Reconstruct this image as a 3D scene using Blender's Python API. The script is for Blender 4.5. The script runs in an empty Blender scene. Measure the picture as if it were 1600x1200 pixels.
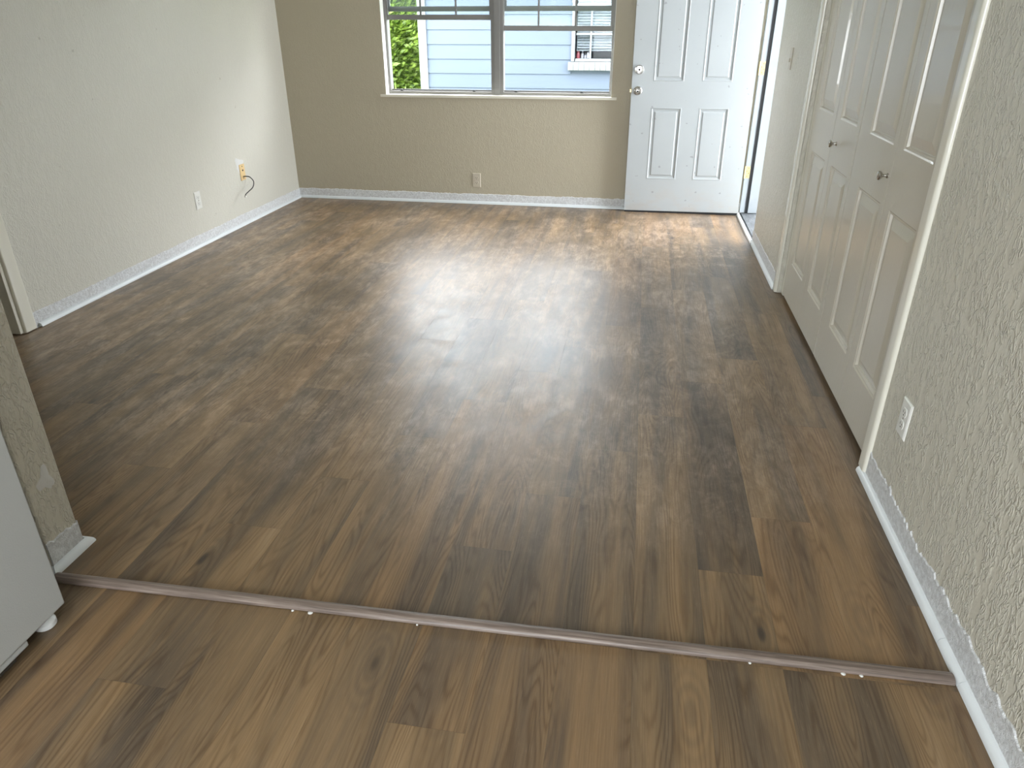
import bpy, bmesh, math, random
from mathutils import Vector, Matrix
random.seed(7)
SC = bpy.context.scene
COL = SC.collection

# ------------------------------------------------------------------ camera
YAW, PITCH, ROLL, FPX, CAMH = -0.168, 0.4646, -0.0007, 1120.06, 1.35
cy, sy, cp, sp = math.cos(YAW), math.sin(YAW), math.cos(PITCH), math.sin(PITCH)
fwd = Vector((sy * cp, cy * cp, -sp)); rgt = Vector((cy, -sy, 0)); upv = rgt.cross(fwd)
r2 = rgt * math.cos(ROLL) + upv * math.sin(ROLL); u2 = -rgt * math.sin(ROLL) + upv * math.cos(ROLL)
cam = bpy.data.cameras.new('camera'); camo = bpy.data.objects.new('camera', cam); COL.objects.link(camo)
M = Matrix((r2, u2, -fwd)).transposed().to_4x4(); M.translation = Vector((0, 0, CAMH)); camo.matrix_world = M
cam.sensor_width = 36; cam.lens = FPX / 1600 * 36; cam.clip_start = 0.02
SC.camera = camo

# ------------------------------------------------------------------ world / light / exposure
SKY = 23.0
w = bpy.data.worlds.new('overcast_sky'); SC.world = w; w.use_nodes = True
nt = w.node_tree; bg = nt.nodes['Background']
tc = nt.nodes.new('ShaderNodeTexCoord'); sx = nt.nodes.new('ShaderNodeSeparateXYZ'); cr = nt.nodes.new('ShaderNodeValToRGB')
nt.links.new(tc.outputs['Generated'], sx.inputs[0]); nt.links.new(sx.outputs['Z'], cr.inputs[0]); nt.links.new(cr.outputs[0], bg.inputs[0])
cr.color_ramp.elements[0].color = (.84, .88, .93, 1); cr.color_ramp.elements[1].color = (.92, .96, 1, 1)
bg.inputs[1].default_value = SKY
SC.view_settings.view_transform = 'Standard'; SC.view_settings.look = 'None'
SC.view_settings.exposure = 0.0; SC.view_settings.gamma = 1; SC.view_settings.use_curve_mapping = False
def portal(name, loc, rot, sx_, sy_):
    l = bpy.data.lights.new(name, 'AREA'); l.shape = 'RECTANGLE'; l.size = sx_; l.size_y = sy_
    l.cycles.is_portal = True
    o = bpy.data.objects.new(name, l); COL.objects.link(o); o.location = loc; o.rotation_euler = rot
portal('window_sky_portal', (-1.137, 6.16, 1.48), (-math.pi / 2, 0, 0), 1.8, 1.26)
portal('doorway_sky_portal', (1.02, 5.5, 1.03), (0, math.pi / 2, 0), 2.06, .9)
portal('added_window_sky_portal', (-.4, -2.16, 1.25), (math.pi / 2, 0, 0), 2.0, 1.7)
def lamp(name, loc, size, power, col):
    l = bpy.data.lights.new(name, 'AREA'); l.shape = 'DISK'; l.size = size; l.energy = power; l.color = col
    o = bpy.data.objects.new(name, l); COL.objects.link(o); o.location = loc
lamp('kitchen_fill_light', (-.75, .1, 2.33), .30, 13, (1, .96, .88))  # added fill light from an unseen kitchen lamp

# ------------------------------------------------------------------ materials
def newmat(name):
    m = bpy.data.materials.new(name); m.use_nodes = True
    return m, m.node_tree, m.node_tree.nodes['Principled BSDF']
class N:
    def __init__(s, nt): s.nt = nt
    def node(s, t, **k):
        n = s.nt.nodes.new(t)
        for a, b in k.items(): setattr(n, a, b)
        return n
    def l(s, a, b): s.nt.links.new(a, b)
    def put(s, inp, v):
        if hasattr(v, 'links') or isinstance(v, bpy.types.NodeSocket): s.l(v, inp)
        else: inp.default_value = v
    def math(s, op, a, b=None, c=None, clamp=False):
        n = s.node('ShaderNodeMath', operation=op); n.use_clamp = clamp
        s.put(n.inputs[0], a)
        if b is not None: s.put(n.inputs[1], b)
        if c is not None: s.put(n.inputs[2], c)
        return n.outputs[0]
    def noise(s, vec, scale, detail=2, rough=.5, dist=0.):
        n = s.node('ShaderNodeTexNoise'); s.put(n.inputs['Vector'], vec)
        n.inputs['Scale'].default_value = scale; n.inputs['Detail'].default_value = detail
        n.inputs['Roughness'].default_value = rough; n.inputs['Distortion'].default_value = dist
        return n.outputs['Fac']
    def vmul(s, vec, v):
        n = s.node('ShaderNodeVectorMath', operation='MULTIPLY'); s.put(n.inputs[0], vec); s.put(n.inputs[1], v); return n.outputs[0]
    def vadd(s, vec, v):
        n = s.node('ShaderNodeVectorMath', operation='ADD'); s.put(n.inputs[0], vec); s.put(n.inputs[1], v); return n.outputs[0]
    def step(s, x, lo, hi):
        n = s.node('ShaderNodeMapRange', interpolation_type='SMOOTHSTEP'); s.put(n.inputs[0], x)
        n.inputs[1].default_value = lo; n.inputs[2].default_value = hi; return n.outputs[0]
    def ramp(s, x, stops):
        n = s.node('ShaderNodeValToRGB'); s.put(n.inputs[0], x); e = n.color_ramp.elements
        while len(e) < len(stops): e.new(.5)
        for i, (p, c) in enumerate(stops): e[i].position = p; e[i].color = (*c, 1)
        return n.outputs[0]
    def mix(s, f, a, b, mode='MIX'):
        n = s.node('ShaderNodeMix', data_type='RGBA', blend_type=mode); s.put(n.inputs[0], f)
        for i, v in ((6, a), (7, b)):
            if isinstance(v, tuple): v = (*v, 1)
            s.put(n.inputs[i], v)
        return n.outputs[2]
    def bump(s, h, dist, strength=1., prev=None):
        n = s.node('ShaderNodeBump'); s.put(n.inputs['Height'], h); n.inputs['Distance'].default_value = dist
        n.inputs['Strength'].default_value = strength
        if prev is not None: s.l(prev, n.inputs['Normal'])
        return n.outputs[0]
    def pos(s): return s.node('ShaderNodeNewGeometry').outputs['Position']

def simple(name, col, rough=.5, metal=0., spec=.5, coat=0., vary=.05, vscale=6., bump=0., bscale=200.):
    m, nt, b = newmat(name); n = N(nt); P = n.pos()
    f = n.noise(P, vscale, 3)
    c = n.mix(f, tuple(max(0, x * (1 - vary)) for x in col), tuple(min(1, x * (1 + vary)) for x in col))
    n.l(c, b.inputs['Base Color']); b.inputs['Roughness'].default_value = rough; b.inputs['Metallic'].default_value = metal
    b.inputs['Specular IOR Level'].default_value = spec; b.inputs['Coat Weight'].default_value = coat
    if bump: n.l(n.bump(n.noise(P, bscale, 2), bump), b.inputs['Normal'])
    return m

def wall_mat(name, col, ridge=1., rough=.36):
    """painted knock-down drywall texture: worm-like ridges over a slightly uneven skin"""
    m, nt, b = newmat(name); n = N(nt); P = n.pos()
    warp = n.noise(P, 14, 2)
    Ps = n.vmul(P, (1, 1, .5))
    a = n.noise(Ps, 74, 2, .5, .5)
    rid = n.math('ABSOLUTE', n.math('SUBTRACT', a, .5))
    rid = n.step(rid, .12, .0)                                   # 1 on the ridge crest
    gate = n.step(n.noise(Ps, 36, 2), .36, .52)
    rid = n.math('MULTIPLY', rid, gate)
    fine = n.noise(P, 120, 2)
    h = n.math('ADD', n.math('MULTIPLY', rid, ridge), n.math('MULTIPLY', fine, .28))
    h = n.math('ADD', h, n.math('MULTIPLY', warp, .5))
    n.l(n.bump(h, .0025), b.inputs['Normal'])
    big = n.noise(P, 1.3, 4, .6)
    c = n.mix(big, tuple(x * .95 for x in col), tuple(min(1, x * 1.04) for x in col))
    spots = n.step(n.noise(P, 23, 1), .79, .82)
    c = n.mix(n.math('MULTIPLY', spots, .35), c, (.25, .22, .17))
    n.l(c, b.inputs['Base Color'])
    n.l(n.math('ADD', n.math('MULTIPLY', n.noise(P, 3, 2), .16), rough - .08), b.inputs['Roughness'])
    return m

MT = {}
WALLC = (.61, .585, .50)
MT['wall'] = wall_mat('beige_knockdown_wall_paint', WALLC)
MT['wall_soft'] = wall_mat('beige_orange_peel_wall_paint', (.61, .595, .525), ridge=.4, rough=.42)
MT['wall_back'] = wall_mat('beige_wall_paint_shaded', (.45, .405, .305), ridge=.25, rough=.5)  # same paint as the left wall, its shade darkened into the colour
MT['ceiling'] = simple('white_ceiling_paint', (.78, .77, .73), .9, bump=.002, bscale=90)
MT['trim'] = simple('cream_gloss_trim_paint', (.73, .71, .62), .24, coat=.2, vary=.03)
MT['qround'] = simple('white_shoe_moulding_paint', (.74, .78, .80), .35, vary=.05, vscale=9)
MT['door_white'] = None
MT['closet'] = None
MT['steel'] = simple('satin_nickel', (.52, .50, .47), .22, 1.)
MT['brass'] = simple('bright_brass', (.80, .62, .28), .3, .7, vary=.15, vscale=90)
MT['alu'] = simple('mill_aluminium_window_frame', (.20, .195, .185), .5, .2, vary=.1, vscale=4)
MT['alu_light'] = simple('pale_aluminium_threshold', (.72, .72, .70), .35, .3)
MT['black'] = simple('black_rubber', (.008, .009, .011), .6)
MT['dark'] = simple('dark_void', (.02, .02, .02), .9)
MT['plate'] = simple('white_outlet_plastic', (.76, .76, .72), .3, coat=.2)
MT['almond'] = simple('almond_plastic_plate', (.72, .53, .27), .35)
MT['plate_painted'] = simple('beige_painted_over_plate', (.52, .47, .38), .35)
MT['slot'] = simple('outlet_slot_shadow', (.03, .025, .02), .7)
MT['appliance'] = simple('grey_white_enamel', (.40, .41, .40), .38, vary=.02, bump=.0003, bscale=260)
MT['appliance_trim'] = simple('white_plastic_foot', (.72, .73, .72), .3)
MT['spackle'] = simple('white_spackle', (.66, .66, .64), .7, bump=.002, bscale=60)
MT['siding'] = simple('pale_blue_siding_paint', (.052, .070, .100), .7, vary=.07, vscale=1.5)
MT['white_out'] = simple('white_exterior_paint', (.105, .118, .122), .6)
MT['roof'] = simple('grey_shingles', (.12, .12, .13), .9, bump=.01, bscale=20)
MT['concrete'] = simple('pale_concrete', (.42, .42, .40), .9, vary=.15, bump=.003, bscale=60)
MT['grass'] = simple('lawn', (.10, .16, .04), .95, vary=.4, vscale=20, bump=.03, bscale=30)
MT['bark'] = simple('shrub_stem_bark', (.12, .09, .06), .9)
MT['blind'] = simple('white_blind_slats', (.105, .125, .145), .5)
MT['red'] = simple('red_plastic', (.28, .07, .09), .4)
MT['white_b'] = simple('white_plastic_bottle', (.30, .31, .36), .4)
MT['interior_dark'] = simple('dim_grey_room', (.06, .065, .085), .9)
MT['lampglass'] = None

def mk_glass():
    m, nt, b = newmat('window_glass'); n = N(nt)
    b.inputs['Base Color'].default_value = (1, 1, 1, 1); b.inputs['Roughness'].default_value = 0.0
    tr = n.node('ShaderNodeBsdfTransparent'); tr.inputs[0].default_value = (.96, .97, .97, 1)
    gl = n.node('ShaderNodeBsdfGlossy'); gl.inputs['Roughness'].default_value = .02
    fr = n.node('ShaderNodeFresnel'); fr.inputs[0].default_value = 1.45
    mx = n.node('ShaderNodeMixShader'); n.l(fr.outputs[0], mx.inputs[0]); n.l(tr.outputs[0], mx.inputs[1]); n.l(gl.outputs[0], mx.inputs[2])
    n.l(mx.outputs[0], nt.nodes['Material Output'].inputs[0])
    return m
MT['glass'] = mk_glass()

def mk_hazeglass():
    """dusty upper sash glass: mostly clear with a thin milky film"""
    m, nt, b = newmat('dusty_window_glass'); n = N(nt); P = n.pos()
    tr = n.node('ShaderNodeBsdfTransparent'); tr.inputs[0].default_value = (.95, .97, .97, 1)
    b.inputs['Base Color'].default_value = (.55, .65, .66, 1); b.inputs['Roughness'].default_value = .4
    tl = n.node('ShaderNodeBsdfTranslucent'); tl.inputs[0].default_value = (.7, .8, .8, 1)
    mx0 = n.node('ShaderNodeMixShader'); mx0.inputs[0].default_value = .5; n.l(b.outputs[0], mx0.inputs[1]); n.l(tl.outputs[0], mx0.inputs[2])
    mx = n.node('ShaderNodeMixShader')
    n.l(n.math('ADD', n.math('MULTIPLY', n.noise(P, 9, 3), .05), .02), mx.inputs[0])
    n.l(tr.outputs[0], mx.inputs[1]); n.l(mx0.outputs[0], mx.inputs[2])
    n.l(mx.outputs[0], nt.nodes['Material Output'].inputs[0]); return m
MT['dusty_glass'] = mk_hazeglass()
MT['dim_glass'] = MT['glass'].copy(); MT['dim_glass'].name = 'low_reflection_glass'  # plain pane glass copy with its sky reflection turned down
for n_ in MT['dim_glass'].node_tree.nodes:
    if n_.type == 'FRESNEL': n_.inputs[0].default_value = 1.2

def mk_lamp():
    m, nt, b = newmat('added_lamp_glass'); b.inputs['Base Color'].default_value = (.9, .88, .8, 1)
    b.inputs['Emission Color'].default_value = (1, .94, .82, 1); b.inputs['Emission Strength'].default_value = 3.0; return m
MT['lampglass'] = mk_lamp()

def mk_door():
    m, nt, b = newmat('white_steel_door_paint'); n = N(nt); P = n.pos()
    c = n.mix(n.noise(P, 2.2, 4, .6), (.365, .39, .40), (.42, .45, .46))
    spots = n.step(n.noise(P, 26, 1), .745, .77)
    c = n.mix(n.math('MULTIPLY', spots, .45), c, (.16, .15, .15))
    sep = n.node('ShaderNodeSeparateXYZ'); n.l(P, sep.inputs[0])
    low = n.math('MULTIPLY', n.step(sep.outputs[2], .32, .02), n.step(n.noise(n.vmul(P, (1, 1, 2)), 7, 4, .65), .42, .66))
    c = n.mix(n.math('MULTIPLY', low, .38), c, (.42, .37, .32))
    n.l(c, b.inputs['Base Color']); b.inputs['Roughness'].default_value = .42
    return m
MT['door_white'] = mk_door()

def mk_closet():
    m, nt, b = newmat('cream_closet_door_paint'); n = N(nt); P = n.pos()
    g = n.noise(n.vmul(P, (1, 55, 2.4)), 3.2, 3, .6)
    n.l(n.bump(g, .0006), b.inputs['Normal'])
    c = n.mix(n.noise(P, 2, 3), (.545, .51, .425), (.59, .555, .47))
    n.l(c, b.inputs['Base Color']); b.inputs['Roughness'].default_value = .27; b.inputs['Coat Weight'].default_value = .2
    return m
MT['closet'] = mk_closet()

def mk_base():
    m, nt, b = newmat('rough_white_primer_over_texture'); n = N(nt); P = n.pos()
    a = n.noise(P, 95, 4, .65, .8)
    n.l(n.bump(n.math('ADD', a, n.math('MULTIPLY', n.noise(P, 22, 2), .6)), .0055), b.inputs['Normal'])
    c = n.mix(n.step(n.noise(P, 75, 4, .7), .38, .62), (.60, .605, .61), (.75, .765, .78))
    n.l(c, b.inputs['Base Color']); b.inputs['Roughness'].default_value = .42; return m
MT['baseboard'] = mk_base()

def mk_leaf():
    m, nt, b = newmat('bright_green_leaves'); n = N(nt); P = n.pos()
    c = n.ramp(n.noise(P, 9, 4, .7), [(.3, (.014, .035, .004)), (.48, (.10, .165, .018)), (.64, (.21, .29, .045))])
    n.l(c, b.inputs['Base Color']); b.inputs['Roughness'].default_value = .55
    tl = n.node('ShaderNodeBsdfTranslucent'); n.l(c, tl.inputs[0])
    mx = n.node('ShaderNodeMixShader'); mx.inputs[0].default_value = .35
    n.l(b.outputs[0], mx.inputs[1]); n.l(tl.outputs[0], mx.inputs[2]); n.l(mx.outputs[0], nt.nodes['Material Output'].inputs[0])
    return m
MT['leaf'] = mk_leaf()

def mk_floor(name, bright=1., residue_glare=True):
    """printed oak vinyl plank; UV = metres in the plank (+ random offset), 'tone' = per-plank colour data"""
    m, nt, b = newmat(name); n = N(nt)
    uv = n.node('ShaderNodeUVMap', uv_map='grain').outputs[0]
    at = n.node('ShaderNodeAttribute', attribute_name='tone'); sp_ = n.node('ShaderNodeSeparateColor'); n.l(at.outputs['Color'], sp_.inputs[0])
    tone, rnd, edge = sp_.outputs[0], sp_.outputs[1], sp_.outputs[2]
    warp = n.noise(n.vmul(uv, (6, 1.6, 1)), 1., 2)
    # broad grey streaks running with the plank
    streak = n.noise(n.vmul(uv, (11, .85, 1)), 1., 3, .55, .3)
    # cathedral rings
    field = n.noise(n.vmul(uv, (7.5, .8, 1)), 1., 2, .45, .25)
    ring = n.math('SINE', n.math('MULTIPLY', field, 185.))
    ring = n.math('MULTIPLY', n.math('ADD', ring, 1.), .5)
    ring = n.math('POWER', ring, 2.2)
    ringgate = n.step(n.noise(n.vmul(uv, (5, .9, 1)), 1.7, 2), .36, .56)
    # straight fine grain
    fine = n.noise(n.vmul(uv, (330, 7, 1)), 1., 3, .6)
    pore = n.step(n.noise(n.vmul(uv, (520, 22, 1)), 1., 2), .60, .72)
    # knots
    vo = n.node('ShaderNodeTexVoronoi'); n.l(n.vadd(n.vmul(uv, (4.6, 1.7, 1)), n.vmul(at.outputs['Color'], (0, 0, 0))), vo.inputs['Vector']); vo.inputs['Scale'].default_value = 1.
    knot = n.step(vo.outputs['Distance'], .085, .015)
    kr = n.math('MULTIPLY', n.step(vo.outputs['Distance'], .35, .05), n.math('MULTIPLY', n.math('ADD', n.math('SINE', n.math('MULTIPLY', vo.outputs['Distance'], 95.)), 1.), .5))
    t = n.math('ADD', n.math('MULTIPLY', tone, .42), n.math('MULTIPLY', n.math('SUBTRACT', streak, .5), 1.5))
    t = n.math('ADD', t, .29)
    col = n.ramp(t, [(.10, (.076, .060, .046)), (.34, (.130, .095, .062)), (.54, (.200, .137, .076)), (.76, (.262, .174, .090)), (.95, (.31, .215, .12))])
    col = n.mix(n.step(rnd, .55, 1.), col, n.mix(1., col, (1.03, .97, .92), 'MULTIPLY'))
    col = n.mix(n.math('MULTIPLY', n.math('MULTIPLY', ring, ringgate), .75), col, n.mix(1., col, (.60, .53, .46), 'MULTIPLY'))
    col = n.mix(n.math('MULTIPLY', n.math('SUBTRACT', 1., n.step(fine, .3, .7)), .6), col, n.mix(1., col, (.66, .62, .58), 'MULTIPLY'))
    col = n.mix(n.math('MULTIPLY', pore, .18), col, (.38, .29, .20))
    col = n.mix(n.math('MULTIPLY', kr, .35), col, (.07, .05, .035))
    col = n.mix(n.math('MULTIPLY', knot, .85), col, (.03, .024, .02))
    col = n.mix(1., col, (bright, bright, bright), 'MULTIPLY')
    P = n.pos(); sep = n.node('ShaderNodeSeparateXYZ'); n.l(P, sep.inputs[0])
    rough = n.math('ADD', n.math('MULTIPLY', fine, .10), .31)
    if residue_glare:
        # dried milky mop film and scuffs, plus window glare painted into the colour
        big = n.noise(n.vadd(P, (3.1, 1.7, 0)), 1.15, 3, .55)
        patch = n.noise(n.vmul(P, (1., 1.15, 1)), 5.5, 9, .78, .5)
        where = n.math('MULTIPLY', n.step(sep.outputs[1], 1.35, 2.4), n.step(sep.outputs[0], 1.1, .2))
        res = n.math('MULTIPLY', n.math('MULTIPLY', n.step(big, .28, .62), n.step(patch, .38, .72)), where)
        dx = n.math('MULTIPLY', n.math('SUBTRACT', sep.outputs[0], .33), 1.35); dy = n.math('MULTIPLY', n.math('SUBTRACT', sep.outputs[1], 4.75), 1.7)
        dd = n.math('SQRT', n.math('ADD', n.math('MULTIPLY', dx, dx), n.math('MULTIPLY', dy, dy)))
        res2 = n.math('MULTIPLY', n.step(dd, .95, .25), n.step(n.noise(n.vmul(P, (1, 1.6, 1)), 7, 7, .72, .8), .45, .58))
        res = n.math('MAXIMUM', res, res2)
        thin = n.math('MULTIPLY', n.math('MULTIPLY', n.step(n.noise(n.vmul(P, (1.3, .8, 1)), 1.9, 7, .7), .34, .66), where), .85)  # this haze also carries the siding reflection as colour
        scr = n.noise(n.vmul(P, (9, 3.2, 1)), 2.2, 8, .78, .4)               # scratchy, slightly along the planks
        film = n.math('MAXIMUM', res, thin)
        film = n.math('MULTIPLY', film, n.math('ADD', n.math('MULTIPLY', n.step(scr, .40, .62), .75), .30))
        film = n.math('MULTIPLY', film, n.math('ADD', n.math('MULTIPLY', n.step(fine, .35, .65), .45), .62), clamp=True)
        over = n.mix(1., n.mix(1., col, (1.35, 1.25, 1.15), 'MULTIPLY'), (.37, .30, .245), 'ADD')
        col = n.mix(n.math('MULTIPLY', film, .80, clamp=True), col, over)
        rough = n.math('ADD', rough, n.math('MULTIPLY', res, .12))
    n.l(col, b.inputs['Base Color']); n.l(rough, b.inputs['Roughness'])
    b.inputs['Specular IOR Level'].default_value = .62
    h = n.math('ADD', n.math('MULTIPLY', fine, .5), n.math('MULTIPLY', ring, n.math('MULTIPLY', ringgate, .25)))
    h = n.math('ADD', h, n.math('MULTIPLY', n.noise(P, 2.5, 2), 3.5))
    n.l(n.bump(h, .00035), b.inputs['Normal'])
    return m
MT['floor'] = mk_floor('oak_vinyl_planks')

def mk_strip():
    m, nt, b = newmat('grey_brown_wood_grain_strip'); n = N(nt); P = n.pos()
    g = n.noise(n.vmul(P, (5, 160, 160)), 1., 4, .65)
    c = n.ramp(g, [(.3, (.085, .062, .05)), (.55, (.20, .155, .13)), (.75, (.30, .25, .215))])
    n.l(c, b.inputs['Base Color']); b.inputs['Roughness'].default_value = .38
    n.l(n.bump(g, .0008), b.inputs['Normal']); return m
MT['strip'] = mk_strip()

def mk_sill():
    m, nt, b = newmat('weathered_grey_door_sill'); n = N(nt); P = n.pos()
    g = n.noise(n.vmul(P, (60, 8, 1)), 1., 4, .7)
    n.l(n.ramp(g, [(.3, (.02, .023, .027)), (.6, (.07, .077, .083)), (.75, (.14, .145, .145))]), b.inputs['Base Color']); b.inputs['Roughness'].default_value = .7
    n.l(n.bump(g, .002), b.inputs['Normal']); return m
MT['sill'] = mk_sill()

# ------------------------------------------------------------------ mesh helpers
def obj(name, bm, mat, parent=None, bevel=0., smooth=False, seg=2):
    me = bpy.data.meshes.new(name)
    bmesh.ops.recalc_face_normals(bm, faces=bm.faces)
    bm.to_mesh(me); bm.free()
    o = bpy.data.objects.new(name, me); COL.objects.link(o)
    for mm in (mat if isinstance(mat, (list, tuple)) else [mat]): me.materials.append(mm)
    if parent: o.parent = parent
    if bevel:
        md = o.modifiers.new('bevel', 'BEVEL'); md.width = bevel; md.segments = seg; md.limit_method = 'ANGLE'; md.angle_limit = .6
        smooth = True
    if smooth:
        for p in me.polygons: p.use_smooth = True
        try:
            me.set_sharp_from_angle(angle=.7)
        except Exception: pass
    return o
def empty(name, loc=(0, 0, 0), rot=(0, 0, 0)):
    o = bpy.data.objects.new(name, None); COL.objects.link(o); o.location = loc; o.rotation_euler = rot; o.empty_display_size = .1
    return o
def tag(o, label=None, cat=None, group=None, kind=None):
    if label: o['label'] = label
    if cat: o['category'] = cat
    if group: o['group'] = group
    if kind: o['kind'] = kind
    return o
def struct(o, label=None, cat=None): return tag(o, label, cat, kind='structure')
def box(bm, x0, x1, y0, y1, z0, z1):
    v = [bm.verts.new((x, y, z)) for x in (x0, x1) for y in (y0, y1) for z in (z0, z1)]
    for f in ((0, 1, 3, 2), (4, 6, 7, 5), (0, 4, 5, 1), (2, 3, 7, 6), (0, 2, 6, 4), (1, 5, 7, 3)): bm.faces.new([v[i] for i in f])
    return v
def nb(): return bmesh.new()
def boxo(name, dims, mat, parent=None, bevel=0., seg=2):
    bm = nb(); box(bm, *dims); return obj(name, bm, mat, parent, bevel, seg=seg)
def lathe(bm, prof, c, axis='Y', seg=24):
    """prof: list of (radius, distance along axis)"""
    rings = []
    for r, d in prof:
        ring = []
        for k in range(seg):
            a = 2 * math.pi * k / seg; p, q = r * math.cos(a), r * math.sin(a)
            if axis == 'Y': co = (c[0] + p, c[1] + d, c[2] + q)
            elif axis == 'X': co = (c[0] + d, c[1] + p, c[2] + q)
            else: co = (c[0] + p, c[1] + q, c[2] + d)
            ring.append(bm.verts.new(co))
        rings.append(ring)
    for a, b_ in zip(rings, rings[1:]):
        for k in range(seg): bm.faces.new((a[k], a[(k + 1) % seg], b_[(k + 1) % seg], b_[k]))
    bm.faces.new(rings[0]); bm.faces.new(rings[-1])
def prism(bm, prof, place, d0, d1, cap=True):
    """profile (list of 2-D points) swept between two stations; place(p, q, d) -> xyz. d0/d1 may be functions of (p,q) for mitres"""
    f0 = d0 if callable(d0) else (lambda p, q: d0); f1 = d1 if callable(d1) else (lambda p, q: d1)
    a = [bm.verts.new(place(p, q, f0(p, q))) for p, q in prof]; b_ = [bm.verts.new(place(p, q, f1(p, q))) for p, q in prof]
    n_ = len(prof)
    for i in range(n_): bm.faces.new((a[i], a[(i + 1) % n_], b_[(i + 1) % n_], b_[i]))
    if cap: bm.faces.new(a[::-1]); bm.faces.new(b_)
def tube(bm, pts, r, seg=12):
    pts = [Vector(p) for p in pts]; rings = []
    ref = Vector((0, 0, 1))
    for i, p in enumerate(pts):
        t = (pts[min(i + 1, len(pts) - 1)] - pts[max(i - 1, 0)]).normalized()
        a = t.cross(ref)
        if a.length < .1: a = t.cross(Vector((1, 0, 0)))
        a.normalize(); b_ = t.cross(a).normalized(); ref = a.cross(t) * -1 if False else ref
        rr = r[i] if isinstance(r, (list, tuple)) else r
        rings.append([bm.verts.new(p + (a * math.cos(2 * math.pi * k / seg) + b_ * math.sin(2 * math.pi * k / seg)) * rr) for k in range(seg)])
    for a, b_ in zip(rings, rings[1:]):
        for k in range(seg): bm.faces.new((a[k], a[(k + 1) % seg], b_[(k + 1) % seg], b_[k]))
    bm.faces.new(rings[0]); bm.faces.new(rings[-1])
def smoothpath(pts, n=6):
    P = [Vector(p) for p in pts]; out = []
    for i in range(len(P) - 1):
        p0, p1, p2, p3 = P[max(i - 1, 0)], P[i], P[i + 1], P[min(i + 2, len(P) - 1)]
        for k in range(n):
            t = k / n
            out.append(.5 * ((2 * p1) + (p2 - p0) * t + (2 * p0 - 5 * p1 + 4 * p2 - p3) * t * t + (3 * p1 - p0 - 3 * p2 + p3) * t ** 3))
    out.append(P[-1]); return out

def wall(name, place, a0, a1, z0, z1, holes, thick, mat, label, warp=None):
    """wall slab with rectangular openings: place(a, depth, z) -> xyz ; holes = (a0,a1,z0,z1)"""
    A = sorted({a0, a1, *[h[0] for h in holes], *[h[1] for h in holes]}); Z = sorted({z0, z1, *[h[2] for h in holes], *[h[3] for h in holes]})
    bm = nb(); vc = {}
    def V(i, j, d):
        k = (i, j, d)
        if k not in vc:
            a = A[i]; z = Z[j]
            if warp: a = warp(a, z)
            vc[k] = bm.verts.new(place(a, thick if d else 0., z))
        return vc[k]
    keep = {}
    for i in range(len(A) - 1):
        for j in range(len(Z) - 1):
            ca, cz = (A[i] + A[i + 1]) / 2, (Z[j] + Z[j + 1]) / 2
            keep[i, j] = not any(h[0] < ca < h[1] and h[2] < cz < h[3] for h in holes)
    for (i, j), k in keep.items():
        if not k: continue
        bm.faces.new((V(i, j, 0), V(i + 1, j, 0), V(i + 1, j + 1, 0), V(i, j + 1, 0)))
        bm.faces.new((V(i, j, 1), V(i, j + 1, 1), V(i + 1, j + 1, 1), V(i + 1, j, 1)))
        if not keep.get((i - 1, j)): bm.faces.new((V(i, j, 0), V(i, j + 1, 0), V(i, j + 1, 1), V(i, j, 1)))
        if not keep.get((i + 1, j)): bm.faces.new((V(i + 1, j, 0), V(i + 1, j, 1), V(i + 1, j + 1, 1), V(i + 1, j + 1, 0)))
        if not keep.get((i, j - 1)): bm.faces.new((V(i, j, 0), V(i, j, 1), V(i + 1, j, 1), V(i + 1, j, 0)))
        if not keep.get((i, j + 1)): bm.faces.new((V(i, j + 1, 0), V(i + 1, j + 1, 0), V(i + 1, j + 1, 1), V(i, j + 1, 1)))
    o = obj(name, bm, mat, bevel=.006); struct(o, label, 'wall'); return o

# ------------------------------------------------------------------ room dimensions (metres)
XR, XL, YB, YK, H = .826, -2.892, 5.957, -2.2, 2.44
TH = .14

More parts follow.
